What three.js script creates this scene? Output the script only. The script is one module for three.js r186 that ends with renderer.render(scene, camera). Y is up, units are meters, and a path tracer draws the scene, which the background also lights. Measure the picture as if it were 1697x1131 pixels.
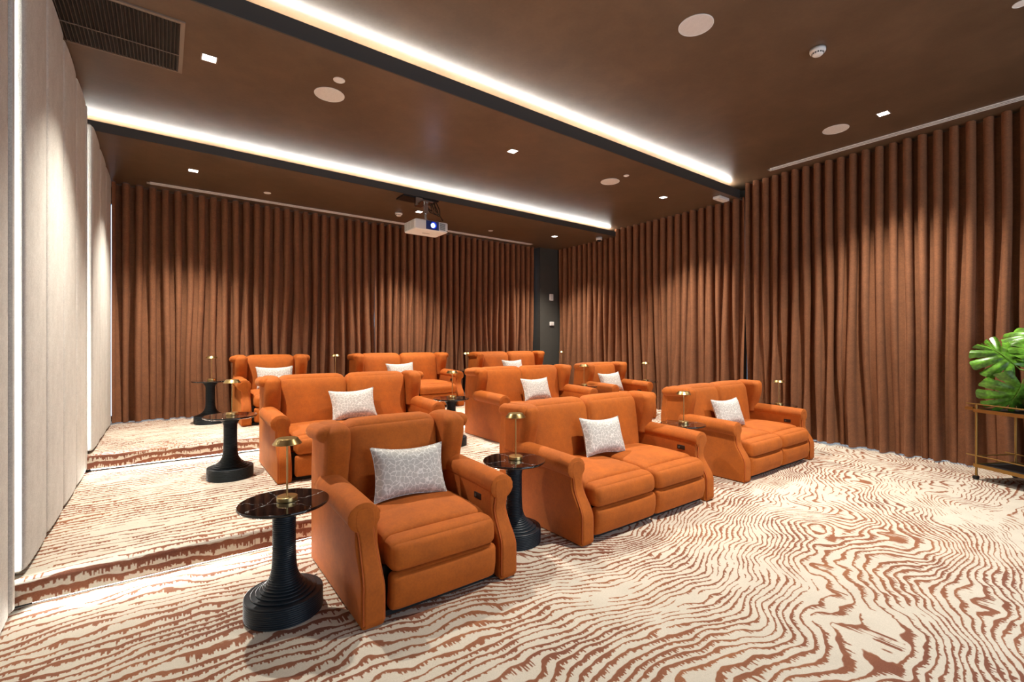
import * as THREE from 'three';
import { mergeGeometries, mergeVertices } from 'three/addons/utils/BufferGeometryUtils.js';
import { RectAreaLightUniformsLib } from 'three/addons/lights/RectAreaLightUniformsLib.js';
import { createNoise2D } from 'simplex-noise';

RectAreaLightUniformsLib.init();

// ---------------------------------------------------------------- camera, sky, large lights, exposure
// Room axes: x to the right along the back curtain, y up, depth D runs along -z (D = -z).
const scene = new THREE.Scene();
const FOCAL = 773, IW = 1697, IH = 1131;
const camera = new THREE.PerspectiveCamera(THREE.MathUtils.radToDeg(2 * Math.atan(IH / 2 / FOCAL)), IW / IH, 0.05, 60);
camera.position.set(0, 1.5, 0);
camera.rotation.y = -Math.atan((848.5 - 272) / FOCAL);
camera.setViewOffset(IW, IH, 0, -2.5, IW, IH);
camera.updateProjectionMatrix();

scene.background = new THREE.Color().setRGB(0.55, 0.74, 1.0);      // plain daylight sky behind the windows
scene.backgroundIntensity = 2.2;

const renderer = new THREE.WebGLRenderer({ antialias: true });
renderer.toneMapping = THREE.LinearToneMapping;
renderer.toneMappingExposure = 1.06;
renderer.shadowMap.enabled = true;

const DOWNLIGHT = 56, COVE = 80, WALL_LED = 46, STEP_LED = 80, SCREEN = 2.2;
const WARM = new THREE.Color(1, 0.92, 0.81), WHITE = new THREE.Color(1, 0.98, 0.92), COOL = new THREE.Color(0.86, 0.93, 1);

// ---------------------------------------------------------------- helpers
function rng(seed) { let a = seed >>> 0; return () => { a = (a + 0x6D2B79F5) >>> 0; let t = Math.imul(a ^ (a >>> 15), 1 | a); t = (t + Math.imul(t ^ (t >>> 7), 61 | t)) ^ t; return ((t ^ (t >>> 14)) >>> 0) / 4294967296; }; }
const N1 = createNoise2D(rng(11)), N2 = createNoise2D(rng(23)), N3 = createNoise2D(rng(37));
const hash = (i, j) => { let h = Math.imul(i | 0, 374761393) + Math.imul(j | 0, 668265263); h = Math.imul(h ^ (h >>> 13), 1274126177); return ((h ^ (h >>> 16)) >>> 0) / 4294967296; };
const clamp = (v, a, b) => Math.min(b, Math.max(a, v)), lerp = (a, b, t) => a + (b - a) * t;
const sstep = (a, b, v) => { const t = clamp((v - a) / (b - a), 0, 1); return t * t * (3 - 2 * t); };
const taken = {};
function numbered(name) { const n = taken[name] = (taken[name] ?? -1) + 1; return n ? `${name}_${String(n).padStart(3, '0')}` : name; }
function boxUV(g, keep) {                                   // flat box projection in metres, triangle by triangle
  if (g.index) g = g.toNonIndexed();
  if (keep) return g;
  const p = g.attributes.position, uv = new Float32Array(p.count * 2);
  for (let i = 0; i < p.count; i += 3) {
    const ax = p.getX(i), ay = p.getY(i), az = p.getZ(i), bx = p.getX(i + 1) - ax, by = p.getY(i + 1) - ay, bz = p.getZ(i + 1) - az, cx = p.getX(i + 2) - ax, cy = p.getY(i + 2) - ay, cz = p.getZ(i + 2) - az;
    const nx = Math.abs(by * cz - bz * cy), ny = Math.abs(bz * cx - bx * cz), nz = Math.abs(bx * cy - by * cx);
    for (let k = 0; k < 3; k++) {
      const x = p.getX(i + k), y = p.getY(i + k), z = p.getZ(i + k), o = (i + k) * 2;
      if (nx >= ny && nx >= nz) { uv[o] = z; uv[o + 1] = y; } else if (ny >= nz) { uv[o] = x; uv[o + 1] = z; } else { uv[o] = x; uv[o + 1] = y; }
    }
  }
  g.setAttribute('uv', new THREE.BufferAttribute(uv, 2));
  return g;
}
function join(geos, keepUV) {
  const list = (Array.isArray(geos) ? geos : [geos]).map(g => { g = boxUV(g, keepUV); for (const k of Object.keys(g.attributes)) if (!['position', 'normal', 'uv'].includes(k)) g.deleteAttribute(k); return g; });
  return list.length > 1 ? mergeGeometries(list) : list[0];
}
function part(name, geos, mat, parent, label, keepUV) {
  const m = new THREE.Mesh(join(geos, keepUV), mat); m.name = name; m.castShadow = m.receiveShadow = true;
  if (label) m.userData.label = label;
  parent.add(m); return m;
}
function thing(name, label, category, pos = [0, 0, 0], group) {
  const o = new THREE.Group(); o.name = numbered(name); o.position.set(...pos); o.userData = { label, category };
  if (group) o.userData.group = group;
  scene.add(o); return o;
}
function single(name, geos, mat, label, category, group, keepUV) {
  const m = part(numbered(name), geos, mat, scene, label, keepUV); m.userData.category = category; if (group) m.userData.group = group; return m;
}
function struct(name, geos, mat, keepUV) { const m = part(numbered(name), geos, mat, scene, null, keepUV); m.userData.kind = 'structure'; return m; }
function structGroup(name, pos = [0, 0, 0]) { const o = new THREE.Group(); o.name = numbered(name); o.position.set(...pos); o.userData.kind = 'structure'; scene.add(o); return o; }
const T = (g, x = 0, y = 0, z = 0, rx = 0, ry = 0, rz = 0) => { if (rx) g.rotateX(rx); if (ry) g.rotateY(ry); if (rz) g.rotateZ(rz); return g.translate(x, y, z); };
const box = (x0, x1, y0, y1, z0, z1) => new THREE.BoxGeometry(Math.abs(x1 - x0), Math.abs(y1 - y0), Math.abs(z1 - z0)).translate((x0 + x1) / 2, (y0 + y1) / 2, (z0 + z1) / 2);
const cyl = (r, h, x = 0, y = 0, z = 0, seg = 32, r2 = r) => new THREE.CylinderGeometry(r2, r, h, seg).translate(x, y + h / 2, z);
const tube = (pts, r, seg = 40, rad = 8, closed = false) => new THREE.TubeGeometry(new THREE.CatmullRomCurve3(pts.map(p => new THREE.Vector3(...p)), closed, 'catmullrom', 0.3), seg, r, rad, closed);
const lathe = (pts, seg = 48) => new THREE.LatheGeometry(pts.map(p => new THREE.Vector2(...p)), seg);
// rounded, softly stuffed box; bulge = extra height in the middle of each face [x, top, front]
function puff(w, h, d, r, { seg = 12, bx = 0, top = 0, bottom = 0, front = 0, back = 0, shape } = {}) {
  let g = new THREE.BoxGeometry(2, 2, 2, seg, seg, seg); g.deleteAttribute('normal'); g.deleteAttribute('uv'); g = mergeVertices(g);
  const p = g.attributes.position, a = [w / 2, h / 2, d / 2], rr = Math.min(r, ...a);
  const warp = v => Math.sign(v) * (1 - Math.pow(1 - Math.abs(v), 1.7));
  for (let i = 0; i < p.count; i++) {
    const q = [warp(p.getX(i)), warp(p.getY(i)), warp(p.getZ(i))], pos = q.map((v, k) => v * a[k]), inn = pos.map((v, k) => clamp(v, -(a[k] - rr), a[k] - rr));
    const dx = pos.map((v, k) => v - inn[k]), L = Math.hypot(...dx) || 1, o = inn.map((v, k) => v + dx[k] / L * rr);
    const fx = 1 - q[0] ** 2, fy = 1 - q[1] ** 2, fz = 1 - q[2] ** 2;
    o[0] += Math.sign(q[0]) * bx * fy * fz * (Math.abs(q[0]) > 0.6 ? 1 : 0);
    if (q[1] > 0) o[1] += top * Math.sqrt(fx * fz) * q[1]; else o[1] += bottom * fx * fz * q[1];
    if (q[2] > 0) o[2] += front * Math.sqrt(fx) * Math.sqrt(fy) * q[2]; else o[2] += back * fx * fy * q[2];
    if (shape) shape(o, q);
    p.setXYZ(i, ...o);
  }
  g.computeVertexNormals(); return g;
}
// closed skin over a stack of rings (each an array of points); ends closed by fans
function loft(rings, { capA = true, capB = true } = {}) {
  const n = rings[0].length, v = [], idx = [];
  for (const r of rings) for (const q of r) v.push(...q);
  for (let j = 0; j < rings.length - 1; j++) for (let i = 0; i < n; i++) { const a = j * n + i, b = j * n + (i + 1) % n, c = a + n, d = b + n; idx.push(a, b, c, b, d, c); }
  const cap = (j, flip) => { const c = [0, 0, 0]; for (const q of rings[j]) for (let k = 0; k < 3; k++) c[k] += q[k] / n; const ci = v.length / 3; v.push(...c); for (let i = 0; i < n; i++) { const a = j * n + i, b = j * n + (i + 1) % n; flip ? idx.push(ci, a, b) : idx.push(ci, b, a); } };
  if (capA) cap(0, false); if (capB) cap(rings.length - 1, true);
  const g = new THREE.BufferGeometry(); g.setAttribute('position', new THREE.Float32BufferAttribute(v, 3)); g.setIndex(idx); g.computeVertexNormals(); return g;
}
function roundRect(x0, x1, z0, z1, r, n = 6) {             // counter-clockwise seen from above in (x, z)
  const pts = []; r = Math.min(r, (x1 - x0) / 2 - 1e-4, (z1 - z0) / 2 - 1e-4);
  for (const [cx, cz, a] of [[x1 - r, z1 - r, 0], [x0 + r, z1 - r, 1], [x0 + r, z0 + r, 2], [x1 - r, z0 + r, 3]]) for (let i = 0; i <= n; i++) { const t = (a + i / n) * Math.PI / 2; pts.push([cx + r * Math.cos(t), cz + r * Math.sin(t)]); }
  return pts;
}
// ---------------------------------------------------------------- textures and materials
function dataTex(w, h, fn, repeat, srgb = true) {
  const d = new Uint8Array(w * h * 4);
  for (let j = 0, o = 0; j < h; j++) for (let i = 0; i < w; i++, o += 4) { const c = fn(i, j); d[o] = clamp(c[0], 0, 255); d[o + 1] = clamp(c[1], 0, 255); d[o + 2] = clamp(c[2], 0, 255); d[o + 3] = 255; }
  const t = new THREE.DataTexture(d, w, h, THREE.RGBAFormat); if (srgb) t.colorSpace = THREE.SRGBColorSpace; t.magFilter = THREE.LinearFilter; t.minFilter = THREE.LinearMipmapLinearFilter; t.generateMipmaps = true;
  t.wrapS = t.wrapT = THREE.RepeatWrapping; if (repeat) t.repeat.set(...repeat); t.needsUpdate = true; return t;
}
// tileable noise on a torus-like lattice
function tileNoise(n, seed) {
  const tab = []; const r = rng(seed); for (let i = 0; i < n * n; i++) tab.push(r());
  return (u, v) => { u = ((u % 1) + 1) % 1 * n; v = ((v % 1) + 1) % 1 * n; const i = Math.floor(u), j = Math.floor(v), fu = u - i, fv = v - j, a = fu * fu * (3 - 2 * fu), b = fv * fv * (3 - 2 * fv), g = (x, y) => tab[(y % n) * n + (x % n)]; return lerp(lerp(g(i, j), g(i + 1, j), a), lerp(g(i, j + 1), g(i + 1, j + 1), a), b); };
}
const tnA = tileNoise(6, 5), tnB = tileNoise(23, 6), tnC = tileNoise(120, 7);
function mottled(base, amp, fine, size, px = 512) {
  return dataTex(px, px, (i, j) => { const u = i / px, v = j / px, n = (tnA(u, v) - 0.5) * amp + (tnB(u, v) - 0.5) * amp * 0.7 + (tnC(u, v) - 0.5) * fine; return [base[0] * (1 + n), base[1] * (1 + n * 1.05), base[2] * (1 + n * 1.1)]; }, [1 / size, 1 / size]);
}
const grey = (amp, size, px = 256) => dataTex(px, px, (i, j) => { const u = i / px, v = j / px, n = 128 + ((tnB(u, v) - 0.5) * 0.5 + (tnC(u, v) - 0.5)) * amp; return [n, n, n]; }, [1 / size, 1 / size], false);
const M = {};
M.velvet = new THREE.MeshPhysicalMaterial({ name: 'orange velvet', map: mottled([170, 86, 9], 0.09, 0.08, 0.9), roughness: 0.85, sheen: 0.45, sheenRoughness: 0.35, sheenColor: new THREE.Color(0xffae40) });
M.piping = new THREE.MeshStandardMaterial({ name: 'orange cord', color: 0xb0561c, roughness: 0.8 });
M.curtain = new THREE.MeshPhysicalMaterial({ name: 'brown velvet', map: mottled([128, 82, 52], 0.08, 0.14, 0.8), roughness: 0.9, sheen: 0.4, sheenRoughness: 0.35, sheenColor: new THREE.Color(0xd09068), side: THREE.DoubleSide });
M.ceiling = new THREE.MeshPhysicalMaterial({ name: 'brown satin plaster', map: mottled([98, 77, 58], 0.12, 0.05, 2.5), roughness: 0.35, bumpMap: grey(80, 1.2), bumpScale: 0.0008 });
M.fascia = new THREE.MeshStandardMaterial({ name: 'charcoal paint', color: 0x3a3836, roughness: 0.6 });
M.charcoalWall = new THREE.MeshStandardMaterial({ name: 'charcoal wall paint', map: mottled([66, 64, 58], 0.06, 0.03, 2), roughness: 0.7 });
M.fabric = new THREE.MeshStandardMaterial({ name: 'off white wool cloth', map: mottled([198, 195, 187], 0.05, 0.12, 0.5), roughness: 0.95, bumpMap: grey(120, 0.25), bumpScale: 0.001 });
M.white = new THREE.MeshStandardMaterial({ name: 'white plastic', color: 0xe4e0da, roughness: 0.5 });
M.whiteMesh = new THREE.MeshStandardMaterial({ name: 'white speaker mesh', map: mottled([214, 206, 198], 0.02, 0.16, 0.12, 256), roughness: 0.8 });
M.black = new THREE.MeshStandardMaterial({ name: 'black', color: 0x0d0c0c, roughness: 0.7 });
M.darkSlot = new THREE.MeshStandardMaterial({ name: 'dark slot', color: 0x4a4a48, roughness: 0.7 });
M.vent = new THREE.MeshStandardMaterial({ name: 'bronze painted aluminium', color: 0x574a40, roughness: 0.45, metalness: 0.2 });
M.ventFrame = new THREE.MeshStandardMaterial({ name: 'taupe painted aluminium', color: 0x8a7a6c, roughness: 0.45, metalness: 0.2 });
M.brass = new THREE.MeshStandardMaterial({ name: 'brushed brass', color: 0xc6ab74, metalness: 1, roughness: 0.3, bumpMap: grey(60, 0.1), bumpScale: 0.0001 });
M.bronze = new THREE.MeshStandardMaterial({ name: 'aged brass', color: 0x9c7a44, metalness: 0.9, roughness: 0.38 });
M.tableBase = new THREE.MeshStandardMaterial({ name: 'blue black lacquered cane', color: 0x17222a, roughness: 0.42 });
M.plastic = new THREE.MeshStandardMaterial({ name: 'black plastic', color: 0x121110, roughness: 0.4 });
M.chrome = new THREE.MeshStandardMaterial({ name: 'chrome', color: 0xcfd0d0, metalness: 1, roughness: 0.2 });
M.glass = new THREE.MeshPhysicalMaterial({ name: 'window glass', color: 0xffffff, transmission: 1, thickness: 0, roughness: 0, ior: 1.45 });
const glow = (c, k) => new THREE.MeshStandardMaterial({ name: 'lit led', color: 0xffffff, emissive: c, emissiveIntensity: k, roughness: 0.6 });
// black marble with a few white veins (uv: metres, table centre at 0,0 -> texture centre)
M.marble = new THREE.MeshPhysicalMaterial({ name: 'polished black marble', map: dataTex(512, 512, (i, j) => {
  const u = i / 512 - 0.5, v = j / 512 - 0.5, w = N1(u * 5, v * 5) * 0.05 + N2(u * 16, v * 16) * 0.014;
  let k = 0;
  for (const [a, b, c, s, lo, hi] of [[0.25, 0.97, 0.03, 0.011, -0.5, 0.12], [0.97, -0.3, 0.06, 0.009, -0.5, 0.5], [0.72, 0.7, -0.16, 0.008, -0.2, 0.4], [-0.6, 0.8, 0.1, 0.007, 0.0, 0.5]]) {
    const along = -u * b + v * a; if (along < lo || along > hi) continue;
    const dd = Math.abs(u * a + v * b - c + w); k = Math.max(k, Math.max(0, 1 - dd / (s * (0.6 + 0.8 * Math.abs(N3(u * 9 + a * 7, v * 9))))));
  }
  const cl = 12 + 8 * Math.max(0, N2(u * 4, v * 4)); return [cl + 170 * k, cl + 2 + 168 * k, cl + 4 + 160 * k];
}, [2, 2]), roughness: 0.08, clearcoat: 0.6, clearcoatRoughness: 0.05 });
M.marble.map.offset.set(0.5, 0.5);
// pillow: pale cloth with a crackle of white lines
{
  const pts = []; const r = rng(91), n = 15; for (let i = 0; i < n; i++) for (let j = 0; j < n; j++) pts.push([(i + r()) / n, (j + r()) / n]);
  const mk = (ground, line) => dataTex(512, 512, (i, j) => {
    const wu = i / 512 + (tnB(i / 512, j / 512) - 0.5) * 0.03, wv = j / 512 + (tnB(j / 512, i / 512 + 0.3) - 0.5) * 0.03; let a = 9, b = 9;
    const ci = Math.floor(wu * n), cj = Math.floor(wv * n);
    for (let p = -2; p <= 2; p++) for (let q = -2; q <= 2; q++) { const ii = ((ci + p) % n + n) % n, jj = ((cj + q) % n + n) % n, P = pts[ii * n + jj]; let dx = Math.abs(P[0] - wu), dy = Math.abs(P[1] - wv); dx = Math.min(dx % 1, 1 - dx % 1); dy = Math.min(dy % 1, 1 - dy % 1); const d = Math.hypot(dx, dy); if (d < a) { b = a; a = d; } else if (d < b) b = d; }
    const k = 1 - sstep(0.004, 0.011, b - a), f = (tnC(i / 512, j / 512) - 0.5) * 14; return [lerp(ground[0], line[0], k) + f, lerp(ground[1], line[1], k) + f, lerp(ground[2], line[2], k) + f];
  }, [2, 2]);
  M.pillow = new THREE.MeshStandardMaterial({ name: 'grey cloth with white crackle print', map: mk([186, 183, 176], [224, 221, 214]), roughness: 0.95 });
  M.leaf = new THREE.MeshPhysicalMaterial({ name: 'glossy green leaf', map: mottled([92, 142, 44], 0.5, 0.1, 0.35, 256), roughness: 0.32, side: THREE.DoubleSide });
  M.stem = new THREE.MeshStandardMaterial({ name: 'green stem', color: 0x6f9a3a, roughness: 0.5 });
}
// carpet: cream ground with wavy rust stripes that have one clean edge and one combed edge
function carpetTex(x0, x1, w, d0, d1, h, riser = 0) {
  const step = 8, cw = Math.ceil(w / step) + 2, chh = Math.ceil(h / step) + 2, warp = new Float32Array(cw * chh), dens = new Float32Array(cw * chh), red = new Float32Array(cw * chh);
  for (let j = 0; j < chh; j++) for (let i = 0; i < cw; i++) {
    const x = lerp(x0, x1, i * step / w), d = lerp(d0, d1, j * step / h), a = lerp(0.3, 1, sstep(0.4, 3.2, x)), tier = d > 3.7 ? 0.55 : 1;
    const ridge = 1 - Math.abs(N2(x * 0.55 + 3, d * 0.75));
    warp[j * cw + i] = d + tier * (a * (0.28 * N1(x * 0.36 + 2, d * 0.42) + 0.11 * ridge + 0.085 * N3(x * 1.1, d * 1.2) - 0.26 * Math.max(0, x - 3.2)) + 0.045 * N2(x * 1.6 + 9, d * 2.0) + 0.02 * N1(x * 4 + 5, d * 4));
    dens[j * cw + i] = 0.62 - 0.1 * sstep(2, 4, x) + 0.3 * N3(x * 0.5 + 20, d * 0.6) + 0.22 * N2(x * 1.2, d * 2.6 + 40) + 0.2 * N1(x * 4, d * 9);
    red[j * cw + i] = N1(x * 0.8 - 30, d * 0.8);
  }
  const bil = (A, fx, fy) => { const i = fx | 0, j = fy | 0, u = fx - i, v = fy - j, k = j * cw + i; return (A[k] * (1 - u) + A[k + 1] * u) * (1 - v) + (A[k + cw] * (1 - u) + A[k + cw + 1] * u) * v; };
  return dataTex(w, h, (i, j) => {
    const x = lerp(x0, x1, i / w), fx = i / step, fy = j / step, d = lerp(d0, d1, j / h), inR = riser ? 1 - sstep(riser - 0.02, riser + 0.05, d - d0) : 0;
    const pitch = lerp(0.068, 0.044, sstep(0.6, 3.4, x) * (d > 3.7 ? 0.4 : 1)), ph = (bil(warp, fx, fy) - 1.6) / pitch + 0.06 * N2(x * 14, d * 22), band = Math.floor(ph), t = ph - band;
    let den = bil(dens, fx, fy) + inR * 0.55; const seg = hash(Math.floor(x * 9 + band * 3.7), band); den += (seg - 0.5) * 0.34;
    const wd = clamp(den, 0, 1.1) * 0.74, col = hash(Math.floor(x / 0.0075 + d * 0.9), band * 7 + 1), col2 = hash(Math.floor(x / 0.02), band * 5 + 2);
    const edge = wd * (0.5 + 0.66 * col * (0.45 + col2)), s = 1 - t;
    let k = wd > 0.17 ? 1 - sstep(edge - 0.05, edge + 0.05, s) : 0; if (s < 0.05) k *= s / 0.05;
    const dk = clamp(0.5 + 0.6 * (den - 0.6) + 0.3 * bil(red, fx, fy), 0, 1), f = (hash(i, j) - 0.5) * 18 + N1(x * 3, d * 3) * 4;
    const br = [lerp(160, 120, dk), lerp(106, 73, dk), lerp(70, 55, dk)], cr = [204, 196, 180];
    return [lerp(cr[0], br[0], k) + f, lerp(cr[1], br[1], k) + f, lerp(cr[2], br[2], k) + f];
  });
}
const carpetMat = tex => new THREE.MeshStandardMaterial({ name: 'striped wool carpet', map: tex, roughness: 1 });

// ---------------------------------------------------------------- room shell
const XL = -0.8, XR = 8.15, DF = -3.4, DB = 9.0, STEP = 0.17, R1 = 3.72, R2 = 6.38, CF = 4.17, CM = 3.94, CR = 3.78, COVE1 = 6.7, COVE2 = 4.03;
const plane = (x0, x1, d0, d1, y) => { const g = new THREE.BufferGeometry(); g.setAttribute('position', new THREE.Float32BufferAttribute([x0, y, -d0, x1, y, -d0, x1, y, -d1, x0, y, -d1], 3)); g.setAttribute('uv', new THREE.Float32BufferAttribute([0, 0, 1, 0, 1, 1, 0, 1], 2)); g.setIndex([0, 1, 2, 0, 2, 3]); g.computeVertexNormals(); return g; };
{
  const fl = structGroup('floor');
  const xm = 3.4;
  part('carpet', plane(XL, xm, 0.2, R1 + 0.1, 0), carpetMat(carpetTex(XL, xm, 2048, 0.2, R1 + 0.1, 1776)), fl, null, true);
  part('carpet', plane(xm, XR, 0.2, R1 + 0.1, 0), carpetMat(carpetTex(xm, XR, 2048, 0.2, R1 + 0.1, 1600)), fl, null, true);
  part('carpet', plane(XL, XR, DF, 0.2, 0), carpetMat(carpetTex(XL, XR, 1024, DF, 0.2, 512)), fl, null, true);
  part('floor_slab', box(XL - 0.2, XR + 0.2, -0.3, -0.002, -DF + 0.2, -DB - 0.2), M.black, fl);
  // raised tiers: riser, rounded nosing and tread in one carpeted sheet over a core
  for (const [d0, d1, y] of [[R1, R2 + 0.1, STEP], [R2, DB, STEP * 2]]) {
    const t = structGroup('floor'), r = 0.025, foot = y - STEP + 0.035, prof = [[d0, foot]];
    for (let k = 0; k <= 6; k++) { const a = k / 6 * Math.PI / 2; prof.push([d0 + r - r * Math.cos(a), y - r + r * Math.sin(a)]); }
    prof.push([d1, y]);
    const len = [0]; for (let k = 1; k < prof.length; k++) len.push(len[k - 1] + Math.hypot(prof[k][0] - prof[k - 1][0], prof[k][1] - prof[k - 1][1]));
    const L = len[len.length - 1], v = [], uv = [], idx = [];
    prof.forEach(([d, yy], k) => { v.push(XL, yy, -d, XR, yy, -d); uv.push(0, len[k] / L, 1, len[k] / L); if (k) { const b = (k - 1) * 2; idx.push(b, b + 1, b + 3, b, b + 3, b + 2); } });
    const g = new THREE.BufferGeometry(); g.setAttribute('position', new THREE.Float32BufferAttribute(v, 3)); g.setAttribute('uv', new THREE.Float32BufferAttribute(uv, 2)); g.setIndex(idx); g.computeVertexNormals();
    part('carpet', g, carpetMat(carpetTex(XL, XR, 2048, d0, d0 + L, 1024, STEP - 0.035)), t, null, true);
    part('core', [box(XL, XR, foot, y - 0.006, -d0 - 0.008, -d1), box(XL, XR, y - STEP, foot, -d0 - 0.07, -d1)], M.black, t);
    // light strip tucked under the riser
    const s = single('led_strip', box(XL + 0.2, XR - 0.4, y - STEP + 0.02, foot - 0.002, -d0 - 0.03, -d0 - 0.045), glow(new THREE.Color(1, 0.95, 0.9), 6), y < 0.2 ? 'white light strip under the riser of the lower carpeted step' : 'white light strip under the riser of the upper carpeted step', 'light strip');
    const l = new THREE.RectAreaLight(new THREE.Color(1, 0.95, 0.9), STEP_LED, XR - XL - 0.6, 0.02); l.position.set((XL + XR) / 2 - 0.1, y - STEP + 0.026, -d0 - 0.022); l.lookAt((XL + XR) / 2 - 0.1, y - STEP - 0.02, -d0 + 0.2); scene.add(l);
  }
  // ceilings stepping down towards the back
  struct('ceiling', box(XL - 0.2, XR + 0.2, CF, CF + 0.2, -DF + 0.2, -COVE2 - 0.36), M.ceiling);
  struct('ceiling', [box(XL - 0.2, XR + 0.2, CM, CM + 0.03, -COVE2, -COVE2 - 0.36), box(XL - 0.2, XR + 0.2, CM, CF + 0.2, -COVE2 - 0.36, -COVE1 - 0.32)], M.ceiling);
  struct('ceiling', [box(XL - 0.2, XR + 0.2, CR, CR + 0.03, -COVE1, -COVE1 - 0.32), box(XL - 0.2, XR + 0.2, CR, CF + 0.2, -COVE1 - 0.32, -DB - 0.2)], M.ceiling);
  struct('trim_1', box(XL, XR - 0.35, CR - 0.003, CR + 0.1, -COVE1 + 0.015, -COVE1), M.fascia);
  struct('trim_2', box(XL, XR - 0.35, CM - 0.003, CM + 0.14, -COVE2 + 0.015, -COVE2), M.fascia);
  // cove light strips lying in the troughs
  for (const [d, y, yl, nm] of [[COVE1, CR + 0.1, CM, 'white cove light strip behind the charcoal ledge above the projector'], [COVE2, CM + 0.14, CF, 'white cove light strip behind the charcoal ledge across the front ceiling']]) {
    single('cove_led_strip', [box(XL + 0.05, XR - 0.45, y - 0.022, y - 0.008, -d - 0.07, -d - 0.1), box(XL + 0.05, XR - 0.45, y - 0.075, y - 0.022, -d - 0.08, -d - 0.09)], glow(WHITE, 5), nm, 'light strip');
    const l = new THREE.RectAreaLight(WHITE, COVE, XR - XL - 0.5, 0.025); l.position.set((XL + XR) / 2 - 0.2, y - 0.004, -d - 0.085); l.lookAt((XL + XR) / 2 - 0.2, y + 0.2, -d - 0.01); scene.add(l);
  }
  // walls
  struct('wall_front', box(XL - 0.2, XR + 0.2, 0, CF, -DF, -DF + 0.2), M.charcoalWall);
  // back wall with a wide window behind the curtains
  struct('wall_back', [box(XL - 0.2, -0.74, 0, CF, -DB, -DB - 0.2), box(7.0, XR + 0.2, 0, CF, -DB, -DB - 0.2), box(-0.74, 7.0, 3.6, CF, -DB, -DB - 0.2), box(-0.74, 7.0, 0, 0.36, -DB, -DB - 0.2)], M.charcoalWall);
  struct('wall_right', [box(XR, XR + 0.2, 0, 0.02, -DF, -DB), box(XR, XR + 0.2, 3.6, CF + 0.2, -DF, -DB), box(XR, XR + 0.2, 0, CF, -7.9, -DB), box(XR, XR + 0.2, 0, CF, -DF, 1.5)], M.charcoalWall);
  const wins = [['window_1', 'x', -0.74, 7.0, 0.36, 3.6], ['window_2', 'z', -1.5, 7.9, 0.02, 3.6]];
  for (const [nm, ax, a, b, y0, y1] of wins) {
    const w = structGroup(nm), n = 5, gs = [];
    for (let k = 0; k <= n; k++) { const c = lerp(a, b, k / n), e0 = Math.max(a, c - 0.03), e1 = Math.min(b, c + 0.03); gs.push(ax === 'x' ? box(e0, e1, y0, y1, -DB - 0.07, -DB - 0.13) : box(XR + 0.07, XR + 0.13, y0, y1, -e0, -e1)); }
    for (const y of [y0, y1 - 0.05]) gs.push(ax === 'x' ? box(a, b, y, y + 0.05, -DB - 0.07, -DB - 0.13) : box(XR + 0.07, XR + 0.13, y, y + 0.05, -a, -b));
    part('window_frame', gs, M.plastic, w);
    for (let k = 0; k < n; k++) { const p0 = lerp(a, b, k / n) + 0.03, p1 = lerp(a, b, (k + 1) / n) - 0.03; part('pane', ax === 'x' ? T(new THREE.PlaneGeometry(p1 - p0, y1 - y0 - 0.1), (p0 + p1) / 2, (y0 + y1) / 2, -DB - 0.1) : T(new THREE.PlaneGeometry(p1 - p0, y1 - y0 - 0.1), XR + 0.1, (y0 + y1) / 2, -(p0 + p1) / 2, 0, -Math.PI / 2), M.glass, w); }
  }
  // charcoal corner pier between the two runs of curtain
  struct('wall_corner', [box(7.22, XR, 0, CR, -8.55, -DB), box(7.0, 7.22, 0, CR, -8.85, -DB)], M.charcoalWall);
}
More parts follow.
